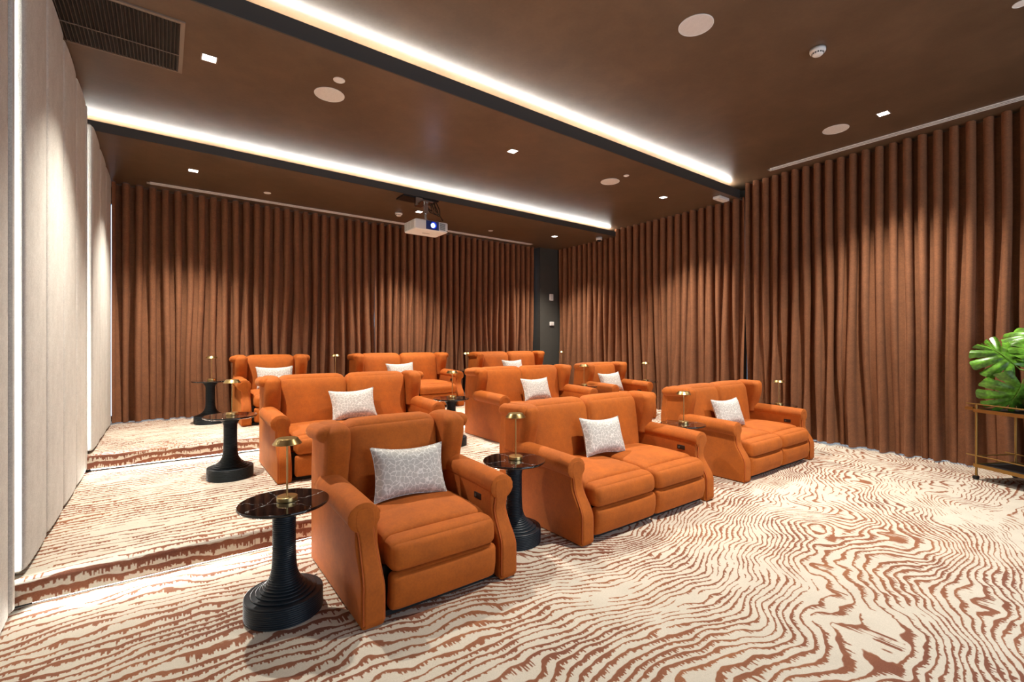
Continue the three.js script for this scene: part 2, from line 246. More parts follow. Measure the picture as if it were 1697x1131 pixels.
// left wall: upholstered, shallow curved panels in three groups with light slots between them
{
  const wl = structGroup('wall_left');
  part('backing', box(XL - 0.2, XL, 0, CF + 0.2, -DF, -DB - 0.2), M.charcoalWall, wl);
  const panel = (d0, d1, xa, xb, y0, y1, bow) => {         // soft slab whose face bows out a little
    const rings = [], n = 14; for (const [y, s] of [[y0, 0.012], [y0 + 0.012, 0], [(y0 + y1) / 2, 0], [y1 - 0.012, 0], [y1, 0.012]]) {
      const r = []; for (let k = 0; k <= n; k++) { const t = k / n, e = 0.012 * (Math.pow(Math.abs(2 * t - 1), 18)); r.push([lerp(xa, xb, t) + bow * (4 * t * (1 - t)) - e - s, y, -lerp(d0 + 0.001, d1 - 0.001, t)]); }
      r.push([XL + 0.01, y, -d1 + 0.001], [XL + 0.01, y, -d0 - 0.001]); rings.push(r);
    } return loft(rings);
  };
  const groups = [[[-3.3, -2.2, -1.1, 0, 0.9, 1.8, 2.7, 3.64], -0.664, 0.0, CM - 0.03], [[3.77, 4.41, 5.06, 5.72, 6.36], -0.633, STEP, CM - 0.03], [[6.5, 7.2, 7.9, 8.62], -0.596, STEP * 2, CR - 0.01]];
  groups.forEach(([ds, x, y, yt], gi) => { for (let k = 0; k < ds.length - 1; k++) part('upholstered_panel', panel(ds[k], ds[k + 1], x, x, y + 0.03, gi ? yt : (ds[k] < 3.9 ? CF - 0.03 : yt), 0.007), M.fabric, wl); });
  part('upholstered_panel', panel(3.64, 3.72, -0.66, -0.664, 0.03, CF - 0.03, 0.004), M.fabric, wl);
  part('upholstered_panel', panel(6.36, 6.44, -0.63, -0.633, STEP + 0.03, CM - 0.03, 0.004), M.fabric, wl);
  // plinth under the panels
  part('plinth', [box(XL, -0.7, 0, 0.04, -DF, -3.7), box(XL, -0.68, STEP, STEP + 0.04, -3.75, -6.38), box(XL, -0.64, STEP * 2, STEP * 2 + 0.04, -6.4, -8.7)], M.black, wl);
  for (const [d, y0, y1, where] of [[3.745, 0.2, CM - 0.04, 'lower'], [6.47, 0.37, CR - 0.02, 'upper']]) {
    single('wall_led_strip', box(-0.765, -0.75, y0, y1, -d + 0.012, -d - 0.012), glow(new THREE.Color(0.95, 0.97, 1), 5), `tall white light strip in the slot between wall panels by the ${where} step`, 'light strip');
    const l = new THREE.RectAreaLight(new THREE.Color(0.95, 0.97, 1), WALL_LED, 0.03, y1 - y0); l.position.set(-0.742, (y0 + y1) / 2, -d); l.lookAt(1, (y0 + y1) / 2, -d); scene.add(l);
  }
}
// ---------------------------------------------------------------- curtains
function curtain(name, label, along, a, b, at, y0, y1, seed, pitch = 0.15, amp = 0.08) {
  const c = thing(name, label, 'curtain', [0, 0, 0], 'floor length brown velvet curtains');
  const r = rng(seed), L = Math.abs(b - a), nf = Math.round(L / pitch), per = 12, ns = nf * per, ny = 26, o1 = r() * 50, o2 = r() * 50;
  const jit = []; for (let k = 0; k <= nf + 2; k++) jit.push(0.75 + 0.5 * r());
  const pt = (i, f) => {                                   // f: 0 hem .. 1 heading
    const s = i / ns, u = s * nf, k = Math.floor(u), lo = 1 - f, ease = lo * lo * (3 - 2 * lo);
    const sp = s * L, drift = N1(sp * 1.1 + o1, f * 0.8) * 0.05 * ease;
    const ph = u * 2 * Math.PI, j = lerp(jit[k], jit[k + 1], u - k);
    const sharp = Math.cos(ph) + 0.28 * Math.cos(2 * ph) - 0.1;
    const slow = Math.sin(ph * 0.5 + N2(sp * 0.7 + o2, f) * 1.4) * 0.9 + N3(sp * 1.7 + o1, f * 0.6) * 0.5;
    const dep = amp * (lerp(1, 0.62, ease) * sharp * j + 0.85 * ease * slow);
    const side = 0.024 * Math.sin(2 * ph) * lerp(1, 0.6, ease) + drift * Math.min(1, Math.min(s, 1 - s) * 12);
    const q = lerp(a, b, s) + Math.sign(b - a) * side;
    return along === 'x' ? [q, 0, at + dep] : [at - dep, 0, -q];       // at: plane; folds stand into the room
  };
  const sheet = (f0, f1, n, off) => {
    const v = [], uv = [], idx = [];
    for (let jn = 0; jn <= n; jn++) { const f = lerp(f0, f1, jn / n); for (let i = 0; i <= ns; i++) { const q = pt(i, f), hemdip = (1 - f) * (1 - f) * (0.012 * N2(i / per * 0.31 + o1, 0)); v.push(q[0] - (along === 'z' ? off : 0), lerp(y0, y1, f) + (f < 0.06 ? hemdip : 0), q[2] + (along === 'x' ? off : 0)); uv.push(i / ns * L * 1.6, lerp(y0, y1, f)); } }
    const w = ns + 1; for (let jn = 0; jn < n; jn++) for (let i = 0; i < ns; i++) { const p = jn * w + i; idx.push(p, p + 1, p + w, p + 1, p + w + 1, p + w); }
    const g = new THREE.BufferGeometry(); g.setAttribute('position', new THREE.Float32BufferAttribute(v, 3)); g.setAttribute('uv', new THREE.Float32BufferAttribute(uv, 2)); g.setIndex(idx); g.computeVertexNormals(); return g;
  };
  part('drape', sheet(0, 1, ny, 0), M.curtain, c, null, true);
  part('hem', sheet(0.001, 0.034, 2, 0.004), M.curtain, c, null, true);
  return c;
}
curtain('curtain', 'brown velvet curtain on the back window beside the off white panelled wall', 'x', -0.592, 3.2, -8.72, 0.36, CR - 0.005, 101);
curtain('curtain', 'brown velvet curtain on the back window beside the charcoal corner pier', 'x', 3.19, 7.08, -8.7, 0.36, CR - 0.005, 102);
curtain('curtain', 'brown velvet side curtain running from the charcoal corner pier to the dark ceiling ledge', 'z', 3.93, 8.48, 7.85, 0.02, CM - 0.005, 103, 0.165);
curtain('curtain', 'brown velvet side curtain behind the brass bar cart', 'z', -1.8, 3.91, 7.85, 0.02, CF - 0.005, 104);

// ---------------------------------------------------------------- wing-back recliners
const armZ = y => y < 0.2 ? 0 : y < 0.43 ? -0.1 * sstep(0.2, 0.43, y) : -0.1;   // front edge of the arm in side view
function recliner(name, label, W, seats, group) {
  const t = thing(name, label, seats > 1 ? 'sofa' : 'armchair', [0, 0, 0], group), aw = 0.125, D = 1.05, h = W / 2;
  for (const s of [-1, 1]) {
    const out = s * h, mid = s * (h - aw / 2);
    // side panel of the arm
    const sh = new THREE.Shape(); sh.moveTo(-D + 0.02, 0.015); sh.lineTo(0 - 0.012, 0.015);
    for (let k = 0; k <= 20; k++) { const y = lerp(0.03, 0.56, k / 20); sh.lineTo(armZ(y) - 0.012, y); }
    sh.lineTo(-0.7, 0.585); sh.lineTo(-0.74, 0.8); sh.lineTo(-D + 0.05, 0.88); sh.lineTo(-D + 0.02, 0.6); sh.closePath();
    let side = new THREE.ExtrudeGeometry(sh, { depth: aw - 0.04, bevelEnabled: true, bevelSize: 0.012, bevelThickness: 0.02, bevelSegments: 3, curveSegments: 8 });
    side.rotateY(-Math.PI / 2); side.translate(s > 0 ? h - 0.02 : -h + aw - 0.02, 0, 0);          // (z,y) outline, thickness along x
    // rolled top with gathers towards the scroll
    const rings = []; const nr = 30;
    for (let k = 0; k <= 26; k++) {
      const q = k / 26, z = lerp(-0.084, -0.76, Math.pow(q, 1.5)), r0 = 0.079 * Math.sqrt(clamp((q + 0.004) * 26, 0.45, 1)) , cy = lerp(0.553, 0.578, q), cx = s * (h - aw / 2 + 0.018), ring = [];
      const rr = q < 0.02 ? r0 * 0.93 : r0, g = (1 - sstep(0.0, 0.32, q)) * 0.05;
      for (let i = 0; i < nr; i++) { const a = i / nr * Math.PI * 2, up = Math.sin(a) > -0.3 ? 1 : 0; const R = rr * (1 + g * up * (Math.abs(Math.sin(a * 7)) - 0.6)); ring.push([cx + R * 1.1 * Math.cos(a), cy + R * Math.sin(a), z]); }
      rings.push(ring);
    }
    const arm = part('armrest', [side, loft(rings)], M.velvet, t);
    // facing with the scroll at its top
    const fr = []; for (let k = 0; k <= 34; k++) {
      const y = k < 20 ? lerp(0.02, 0.53, k / 20) : 0.53 + 0.077 * Math.sin((k - 20) / 14 * Math.PI / 2), yc = 0.545, sc = 0.058;
      let w = y < 0.5 ? lerp(0.056, 0.043, sstep(0.15, 0.42, y)) : 0.043; if (y > 0.47) w = lerp(w, sc, sstep(0.47, 0.53, y)); if (k > 20) w = sc * Math.sqrt(Math.max(0.001, 1 - ((k - 20) / 14) ** 2.6));
      const cx = mid + s * (y > 0.4 ? 0.014 * sstep(0.4, 0.53, y) : 0), z = armZ(y) + 0.006;
      fr.push(roundRect(cx - w, cx + w, z - 0.03, z + 0.012, 0.014, 4).map(([x, zz]) => [x, y, zz]));
    }
    part('arm_front', loft(fr), M.velvet, t);
    // piping round the facing
    for (const e of [-1, 1]) { const pp = []; for (let k = 0; k <= 18; k++) { const y = lerp(0.03, 0.5, k / 18), w = lerp(0.056, 0.043, sstep(0.15, 0.42, y)); pp.push([mid + e * w + s * 0.014 * sstep(0.4, 0.53, y), y, armZ(y) + 0.008]); } part('piping', tube(pp, 0.005, 36, 6), M.piping, arm); }
    // wing
    const wr = []; for (let k = 0; k <= 26; k++) {
      const q = k / 26, y = q < 0.7 ? lerp(0.54, 0.9, q / 0.7) : 0.9 + 0.07 * Math.sin((q - 0.7) / 0.3 * Math.PI / 2), sh2 = q < 0.7 ? 0 : 1 - Math.cos((q - 0.7) / 0.3 * Math.PI / 2);
      const xo = h + 0.005 + 0.006 * sstep(0.6, 0.9, y) - 0.045 * sh2, xi = h - 0.16 + 0.055 * sh2, zf = -0.68 + 0.055 * sstep(0.58, 0.86, y) - 0.1 * sh2, zb = -D + 0.06 + 0.1 * sh2;
      wr.push(roundRect(xi, xo, zb, zf, 0.062, 8).map(([x, z]) => [s * x, y, z]));
    }
    if (s < 0) wr.forEach(r => r.reverse());
    const wing = part('wing', loft(wr), M.velvet, t);
    // roll along the outer top of the wing, curling outwards
    const ro = []; for (let k = 0; k <= 14; k++) { const q = k / 14, z = lerp(-0.655, -D + 0.04, q), r = 0.056 * Math.pow(clamp(Math.min(q * 9 + 0.25, (1 - q) * 6 + 0.2), 0, 1), 0.5), ring = []; for (let i = 0; i < 20; i++) { const a = i / 20 * Math.PI * 2; ring.push([s * (h - 0.01) + r * 1.15 * Math.cos(a), 0.913 - 0.015 * q + r * Math.sin(a), z]); } ro.push(ring); }
    part('wing_roll', loft(ro), M.velvet, wing);
  }
  // back
  part('back_panel', T(puff(W - 0.06, 0.84, 0.12, 0.04, { seg: 10 }), 0, 0.435, -D + 0.06), M.velvet, t);
  const iw = W - 0.29, sw = iw / seats;
  for (let k = 0; k < seats; k++) {
    const cx = -iw / 2 + sw * (k + 0.5);
    part('back_cushion', T(puff(sw + 0.016, 0.66, 0.31, 0.11, { seg: 18, front: 0.022, top: 0.01, shape: (o, q) => { o[2] -= 0.13 * (o[1] + 0.33) * clamp((o[2] + 0.155) / 0.31, 0, 1); } }), cx, 0.63, -0.845), M.velvet, t);
    part('seat_cushion', T(puff(sw - 0.004, 0.2, 0.71, 0.055, { seg: 16, top: 0.05 }), cx, 0.322, -0.455), M.velvet, t);
    const up = part('leg_rest_pad', T(puff(sw - 0.022, 0.175, 0.16, 0.058, { seg: 14, front: 0.02, top: 0.006, shape: (o, q) => { o[2] -= 0.012 * Math.max(0, q[1]); } }), cx, 0.33, -0.06), M.velvet, t);
    part('leg_rest_panel', T(puff(sw - 0.022, 0.215, 0.09, 0.036, { seg: 12, front: 0.02, shape: (o, q) => { o[2] -= 0.02 * Math.max(0, -q[1]); } }), cx, 0.143, -0.024), M.velvet, t);
  }
  part('underframe', [box(-h + aw, h - aw, 0.05, 0.26, -0.1, -D + 0.1), box(-h + 0.02, h - 0.02, 0, 0.03, -0.06, -D + 0.05)], M.black, t);
  const cp = part('control_panel', T(puff(0.008, 0.042, 0.085, 0.006, { seg: 4 }), h - aw - 0.0, 0.468, -0.26), M.plastic, t, 'small black recliner control plate');
  part('button', [T(cyl(0.009, 0.004, 0, 0, 0, 12), h - aw - 0.007, 0.468, -0.24, 0, 0, 0), T(new THREE.CylinderGeometry(0.01, 0.01, 0.004, 14).rotateZ(Math.PI / 2), h - aw - 0.005, 0.468, -0.28)].slice(1), M.darkSlot, cp);
  return t;
}
const chairProto = recliner('wingback_armchair', '', 1.0, 1, 'orange velvet recliner armchairs');
const sofaProto = recliner('wingback_sofa', '', 1.77, 2, 'orange velvet two seat recliner sofas');
let usedC = false, usedS = false;
function placeSeat(kind, x0, x1, dFront, tier, label, turn = 0) {
  const proto = kind === 'S' ? chairProto : sofaProto, used = kind === 'S' ? usedC : usedS; let o = proto;
  if (used) { o = proto.clone(); o.name = numbered(kind === 'S' ? 'wingback_armchair' : 'wingback_sofa'); scene.add(o); } else if (kind === 'S') usedC = true; else usedS = true;
  o.position.set((x0 + x1) / 2, tier * STEP, -dFront); o.rotation.y = turn; o.userData = { ...o.userData, label };
}
placeSeat('S', 0.82, 1.82, 2.40, 0, 'orange velvet wing-back armchair with the bluish grey crackle pillow');
placeSeat('D', 2.44, 4.21, 2.43, 0, 'orange velvet two-seat recliner sofa on the lowest floor beside the armchair with the bluish pillow');
placeSeat('D', 4.94, 6.71, 2.50, 0, 'orange velvet two-seat recliner sofa on the lowest floor beside the brown side curtain');
placeSeat('D', 0.845, 2.615, 4.79, 1, 'orange velvet two-seat recliner sofa on the middle step beside the aisle');
placeSeat('D', 3.54, 5.31, 4.87, 1, 'orange velvet two-seat recliner sofa in the middle of the middle step');
placeSeat('S', 5.92, 6.92, 5.05, 1, 'orange velvet wing-back armchair on the middle step beside the side curtain');
placeSeat('S', 0.85, 1.85, 7.35, 2, 'orange velvet wing-back armchair on the top step beside the aisle');
placeSeat('D', 2.64, 4.41, 7.38, 2, 'orange velvet two-seat recliner sofa on the top step under the projector');
placeSeat('D', 5.12, 6.89, 7.38, 2, 'orange velvet two-seat recliner sofa on the top step beside the charcoal corner pier');

// ---------------------------------------------------------------- scatter pillows
{
  const n = 26, v = [], uv = [], idx = [], a = 0.262, b = 0.178;
  for (const s of [1, -1]) for (let j = 0; j <= n; j++) for (let i = 0; i <= n; i++) {
    const u = i / n * 2 - 1, w = j / n * 2 - 1, px = a * u * (1 - 0.09 * (1 - w * w)), py = b * w * (1 - 0.17 * (1 - u * u)), th = 0.07 * Math.pow((1 - u ** 4) * (1 - w ** 4), 0.55) + 0.004 * (1 - Math.max(Math.abs(u), Math.abs(w)));
    const wr = 0.004 * Math.sin(u * 19 + w * 11) * Math.pow(Math.abs(u * w), 1.5) * (1 - Math.max(u * u, w * w));
    v.push(px, py, s * (th + wr)); uv.push(px, py);
  }
  const m = (n + 1) * (n + 1);
  for (let s = 0; s < 2; s++) for (let j = 0; j < n; j++) for (let i = 0; i < n; i++) { const p = s * m + j * (n + 1) + i, q = p + n + 1; s ? idx.push(p, q, p + 1, p + 1, q, q + 1) : idx.push(p, p + 1, q, p + 1, q + 1, q); }
  const g = new THREE.BufferGeometry(); g.setAttribute('position', new THREE.Float32BufferAttribute(v, 3)); g.setAttribute('uv', new THREE.Float32BufferAttribute(uv, 2)); g.setIndex(idx); g.computeVertexNormals();
  const edge = []; for (let k = 0; k < 80; k++) { const t = k / 20, sgm = Math.floor(t), f = (t - sgm) * 2 - 1, [u, w] = [[f, -1], [1, f], [-f, 1], [-1, -f]][sgm]; edge.push([a * u * (1 - 0.09 * (1 - w * w)), b * w * (1 - 0.17 * (1 - u * u)), 0]); }
  const pip = tube(edge, 0.0035, 120, 6, true);
  const P = [
    [1.345, 2.935, 0, 'bluish grey crackle print pillow in the armchair on the lowest floor', 0.0, -0.05], [3.31, 2.97, 0, 'cream crackle print pillow on the lowest sofa beside the lowest armchair', 0.0, -0.06], [5.68, 3.04, 0, 'cream crackle print pillow on the lowest sofa by the side curtain', -0.1, 0],
    [1.745, 5.35, 1, 'cream crackle print pillow on the middle-step sofa beside the aisle', 0.05, 0.02], [4.53, 5.42, 1, 'cream crackle print pillow on the sofa in the middle of the middle step', 0, 0.0], [6.41, 5.6, 1, 'cream crackle print pillow in the armchair on the middle step', -0.05, 0.03],
    [1.375, 7.92, 2, 'cream crackle print pillow in the armchair on the top step', 0, 0], [3.44, 7.94, 2, 'cream crackle print pillow on the top-step sofa under the projector', 0, 0.03], [5.98, 7.94, 2, 'cream crackle print pillow on the top-step sofa beside the corner pier', 0, 0],
  ];
  for (const [x, d, tier, label, ry, rz] of P) {
    const o = thing('scatter_pillow', label, 'pillow', [x, tier * STEP + 0.622, -d - 0.035], 'crackle print pillows on the seats');
    o.rotation.set(-0.34, ry, rz, 'YXZ'); part('cover', g.clone(), M.pillow, o, null, true); part('piping', pip.clone(), M.pillow, o);
  }
}
// ---------------------------------------------------------------- round side tables and brass lamps
{
  const prof = [[0.001, 0]]; const rad = y => y < 0.1 ? 0.2 : y < 0.5 ? 0.058 + 0.142 * Math.exp(-(y - 0.1) / 0.042) : lerp(0.058, 0.11, ((y - 0.5) / 0.085) ** 2);
  for (let k = 0; k <= 52; k++) { const y = k / 52 * 0.58, r = rad(y); prof.push([r - 0.004, y]); prof.push([r + 0.002, y + 0.0028]); prof.push([r + 0.002, y + 0.0075]); prof.push([r - 0.004, y + 0.0105]); }
  prof.push([0.001, 0.592]);
  const tp = [[0.001, 0.592], [0.226, 0.592], [0.234, 0.597], [0.236, 0.604], [0.234, 0.609], [0.231, 0.611], [0.001, 0.611]];
  const gBase = boxUV(lathe(prof, 44)), gTop = boxUV(lathe(tp, 56));
  const lb = boxUV(lathe([[0.001, 0], [0.052, 0], [0.054, 0.003], [0.054, 0.024], [0.052, 0.027], [0.001, 0.028]], 40)), lp = boxUV(cyl(0.005, 0.3, 0, 0.027, 0, 12)), ls = boxUV(lathe([[0.001, 0.352], [0.052, 0.352], [0.056, 0.35], [0.076, 0.322], [0.0755, 0.3195], [0.073, 0.3205], [0.053, 0.346], [0.001, 0.347]], 44));
  const S = [
    [0.54, 2.86, 0, 'beside the lowest armchair on the aisle side'], [2.13, 2.83, 0, 'between the lowest armchair and the sofa next to it'], [4.56, 2.98, 0, 'between the two sofas on the lowest floor'], [7.02, 3.06, 0, 'between the lowest sofa and the side curtain'],
    [0.525, 5.36, 1, 'on the middle step in the aisle'], [2.99, 5.33, 1, 'between the two sofas on the middle step'], [5.6, 5.52, 1, 'between the sofa and the armchair on the middle step'], [7.2, 5.5, 1, 'between the middle-step armchair and the side curtain'],
    [0.535, 8.0, 2, 'on the top step against the back curtain by the aisle'], [2.26, 7.95, 2, 'between the armchair and the sofa on the top step'], [4.78, 7.95, 2, 'between the two sofas on the top step'], [7.25, 7.85, 2, 'on the top step beside the corner pier'],
  ];
  S.forEach(([x, d, tier, where], k) => {
    const y = tier * STEP, o = thing('side_table', `black marble side table ${where}`, 'side table', [x, y, -d], 'black marble side tables');
    o.rotation.y = k * 1.3; part('pedestal', gBase.clone(), M.tableBase, o, 'ribbed blue-black pedestal', true); part('table_top', gTop.clone(), M.marble, o, 'polished black marble top with white veins', true);
    const l = thing('table_lamp', `brass lamp on the table ${where}`, 'lamp', [x + 0.015, y + 0.611, -d], 'slim brass table lamps');
    part('base', lb.clone(), M.brass, l, null, true); part('pole', lp.clone(), M.brass, l, null, true); part('shade', ls.clone(), M.brass, l, null, true);
  });
  // power lead beside the front table
  single('power_cord', tube([[0.6, 0.006, -3.09], [0.68, 0.006, -3.14], [0.74, 0.03, -3.1], [0.79, 0.008, -3.16]], 0.004, 30, 6), M.plastic, 'thin black power cord behind the table beside the lowest armchair', 'cord');
}
// ---------------------------------------------------------------- ceiling fittings
const LX = [0.31, 3.56, 6.72];
for (const [d, y, where] of [[1.77, CF, 'front ceiling'], [4.76, CM, 'middle ceiling'], [7.48, CR, 'low back ceiling']]) LX.forEach((x, k) => {
  if (d < 2 && k === 0) return;                              // the photo shows no fitting and no light here
  const o = thing('downlight', `small square recessed downlight in the ${where}, ${['nearest the off white wall', 'halfway across the room', 'nearest the side curtain'][k]}`, 'downlight', [x, y, -d], 'square ceiling downlights');
  part('trim', [box(-0.062, 0.062, -0.004, 0, 0.05, 0.062), box(-0.062, 0.062, -0.004, 0, -0.062, -0.05), box(-0.062, -0.05, -0.004, 0, -0.05, 0.05), box(0.05, 0.062, -0.004, 0, -0.05, 0.05)], M.ventFrame, o);
  part('light_lens', box(-0.05, 0.05, -0.002, 0, -0.05, 0.05), glow(WARM, 9), o);
  const l = new THREE.SpotLight(WARM, DOWNLIGHT, 0, 0.9, 1, 2); l.position.set(x, y - 0.03, -d); l.target.position.set(x, 0, -d); l.castShadow = true; l.shadow.radius = 1.5; scene.add(l, l.target);
});
for (const [x, d, y, r, label] of [[3.585, 2.22, CF, 0.14, 'large round white ceiling speaker in the middle of the front ceiling'], [6.736, 2.257, CF, 0.14, 'round white ceiling speaker near the slot vent above the side curtain'], [1.303, 4.749, CM, 0.14, 'round white ceiling speaker near the bronze vent in the middle ceiling'], [5.416, 4.777, CM, 0.14, 'round white ceiling speaker in the middle ceiling near the side curtain'],
  [1.303, 4.434, CM, 0.052, 'small white sprinkler disc beside the speaker near the bronze vent'], [5.411, 4.463, CM, 0.04, 'small white sprinkler disc beside the speaker near the side curtain'], [5.406, 0.548, CF, 0.05, 'small white sprinkler disc in the front ceiling near the bar cart'], [1.259, 7.917, CR, 0.05, 'small white sprinkler disc in the back ceiling over the top-step armchair'], [5.332, 7.88, CR, 0.05, 'small white sprinkler disc in the back ceiling over the corner sofa']]) {
  const big = r > 0.1, o = thing(big ? 'ceiling_speaker' : 'sprinkler_cover', label, big ? 'speaker' : 'sprinkler', [x, y, -d], big ? 'round ceiling speakers' : 'sprinkler discs');
  part('rim', lathe([[r - 0.006, 0], [r, 0], [r, -0.004], [r - 0.003, -0.006], [r - 0.006, -0.005], [r - 0.006, 0]], 48), M.white, o); part(big ? 'speaker_mesh' : 'cover_disc', lathe([[0.001, -0.0042], [r - 0.006, -0.003], [r - 0.006, 0]], 48), big ? M.whiteMesh : M.white, o);
}
{ // smoke detectors
  for (const [x, d, y, label] of [[4.763, 1.738, CF, 'white smoke detector with slotted nose on the front ceiling'], [3.3, 7.75, CR, 'white smoke detector on the low ceiling behind the projector']]) {
    const o = thing('smoke_detector', label, 'smoke detector', [x, y, -d]);
    part('body', lathe([[0.001, -0.062], [0.034, -0.06], [0.044, -0.05], [0.047, -0.038], [0.06, -0.034], [0.064, -0.022], [0.064, 0], [0.001, 0]], 40), M.white, o);
    const fins = []; for (let k = 0; k < 14; k++) { const a = k / 14 * Math.PI * 2; fins.push(T(new THREE.BoxGeometry(0.006, 0.012, 0.011), 0.0455, -0.044, 0).rotateY(a)); } part('slots', fins, M.darkSlot, o);
  }
  // white box and camera at the ends of the dark ledges
  const b = thing('emergency_light', 'flat white emergency light box at the end of the front ceiling ledge', 'emergency light', [7.5, CM, -4.18]); part('housing', T(puff(0.3, 0.05, 0.13, 0.012, { seg: 6 }), 0, -0.026, 0), M.white, b); part('light_diffuser', T(puff(0.26, 0.012, 0.09, 0.005, { seg: 4 }), 0, -0.054, 0), M.whiteMesh, b);
  const c = thing('security_camera', 'small white dome camera under the back ceiling ledge by the side curtain', 'camera', [7.56, CR, -6.98]); part('mount', lathe([[0.001, -0.06], [0.062, -0.058], [0.068, -0.05], [0.07, 0], [0.001, 0]], 32), M.white, c); part('dome', T(new THREE.SphereGeometry(0.042, 24, 12, 0, Math.PI * 2, Math.PI / 2, Math.PI / 2), 0, -0.058, 0), M.plastic, c);
}
{ // bronze air grille
  const x0 = -0.64, x1 = 0.1, d0 = 4.36, d1 = 5.14, o = thing('ceiling_vent', 'large bronze slatted air grille in the ceiling beside the off white wall', 'vent', [0, CM, 0]);
  part('vent_frame', [box(x0 - 0.03, x1 + 0.03, -0.012, 0, -d0 + 0.03, -d0), box(x0 - 0.03, x1 + 0.03, -0.012, 0, -d1, -d1 - 0.02), box(x0 - 0.03, x0, -0.012, 0, -d0, -d1), box(x1, x1 + 0.03, -0.012, 0, -d0, -d1)], M.ventFrame, o);
  part('backing', box(x0, x1, -0.002, 0, -d0, -d1), M.black, o);
  const slat = boxUV(T(new THREE.BoxGeometry(0.004, 0.02, d1 - d0), 0, 0, 0, 0, 0, 0.6)); const n = 30;
  for (let k = 0; k < n; k++) { const m = part('slat', slat, M.vent, o, null, true); m.position.set(lerp(x0, x1, (k + 0.5) / n), -0.009, -(d0 + d1) / 2); }
  part('cross_bar', box(x0, x1, -0.021, -0.016, -4.83, -4.838), M.ventFrame, o);
}
// linear slot diffusers
for (const [ax, a, b, at, y, label] of [['x', -0.2, 6.85, 8.42, CR, 'long white slot air diffuser in the low ceiling along the back curtain'], ['z', -1.6, 3.41, 7.5, CF, 'long white slot air diffuser in the ceiling along the side curtain']]) {
  const o = thing('slot_diffuser', label, 'vent', [0, y, 0]), bar = (o0, o1, yy, e0 = a, e1 = b) => ax === 'x' ? box(e0, e1, yy, 0, -at - o0, -at - o1) : box(at + o0, at + o1, yy, 0, -e0, -e1);
  part('rail', [bar(-0.055, -0.034, -0.008), bar(-0.008, 0.008, -0.008), bar(0.034, 0.055, -0.008), bar(-0.055, 0.055, -0.008, a, a + 0.04), bar(-0.055, 0.055, -0.008, b - 0.04, b)], M.white, o);
  part('slot', bar(-0.034, -0.008, -0.002), M.darkSlot, o); part('slot', bar(0.008, 0.034, -0.002), M.darkSlot, o);
}
{ // keypads on the pier
  for (const [x, y, w, h, label] of [[7.56, 2.6, 0.125, 0.16, 'upper rounded white wall speaker on the charcoal corner pier'], [7.575, 1.955, 0.14, 0.1, 'lower rounded white control on the charcoal corner pier']]) {
    const o = thing('wall_control', label, 'wall control', [x, y, -8.55]); part('plate', T(puff(w, h, 0.03, 0.03, { seg: 8 }), 0, 0, 0.016), M.white, o); part('face', T(puff(w * 0.7, h * 0.7, 0.008, 0.012, { seg: 6 }), 0, 0, 0.031), M.whiteMesh, o);
  }
}
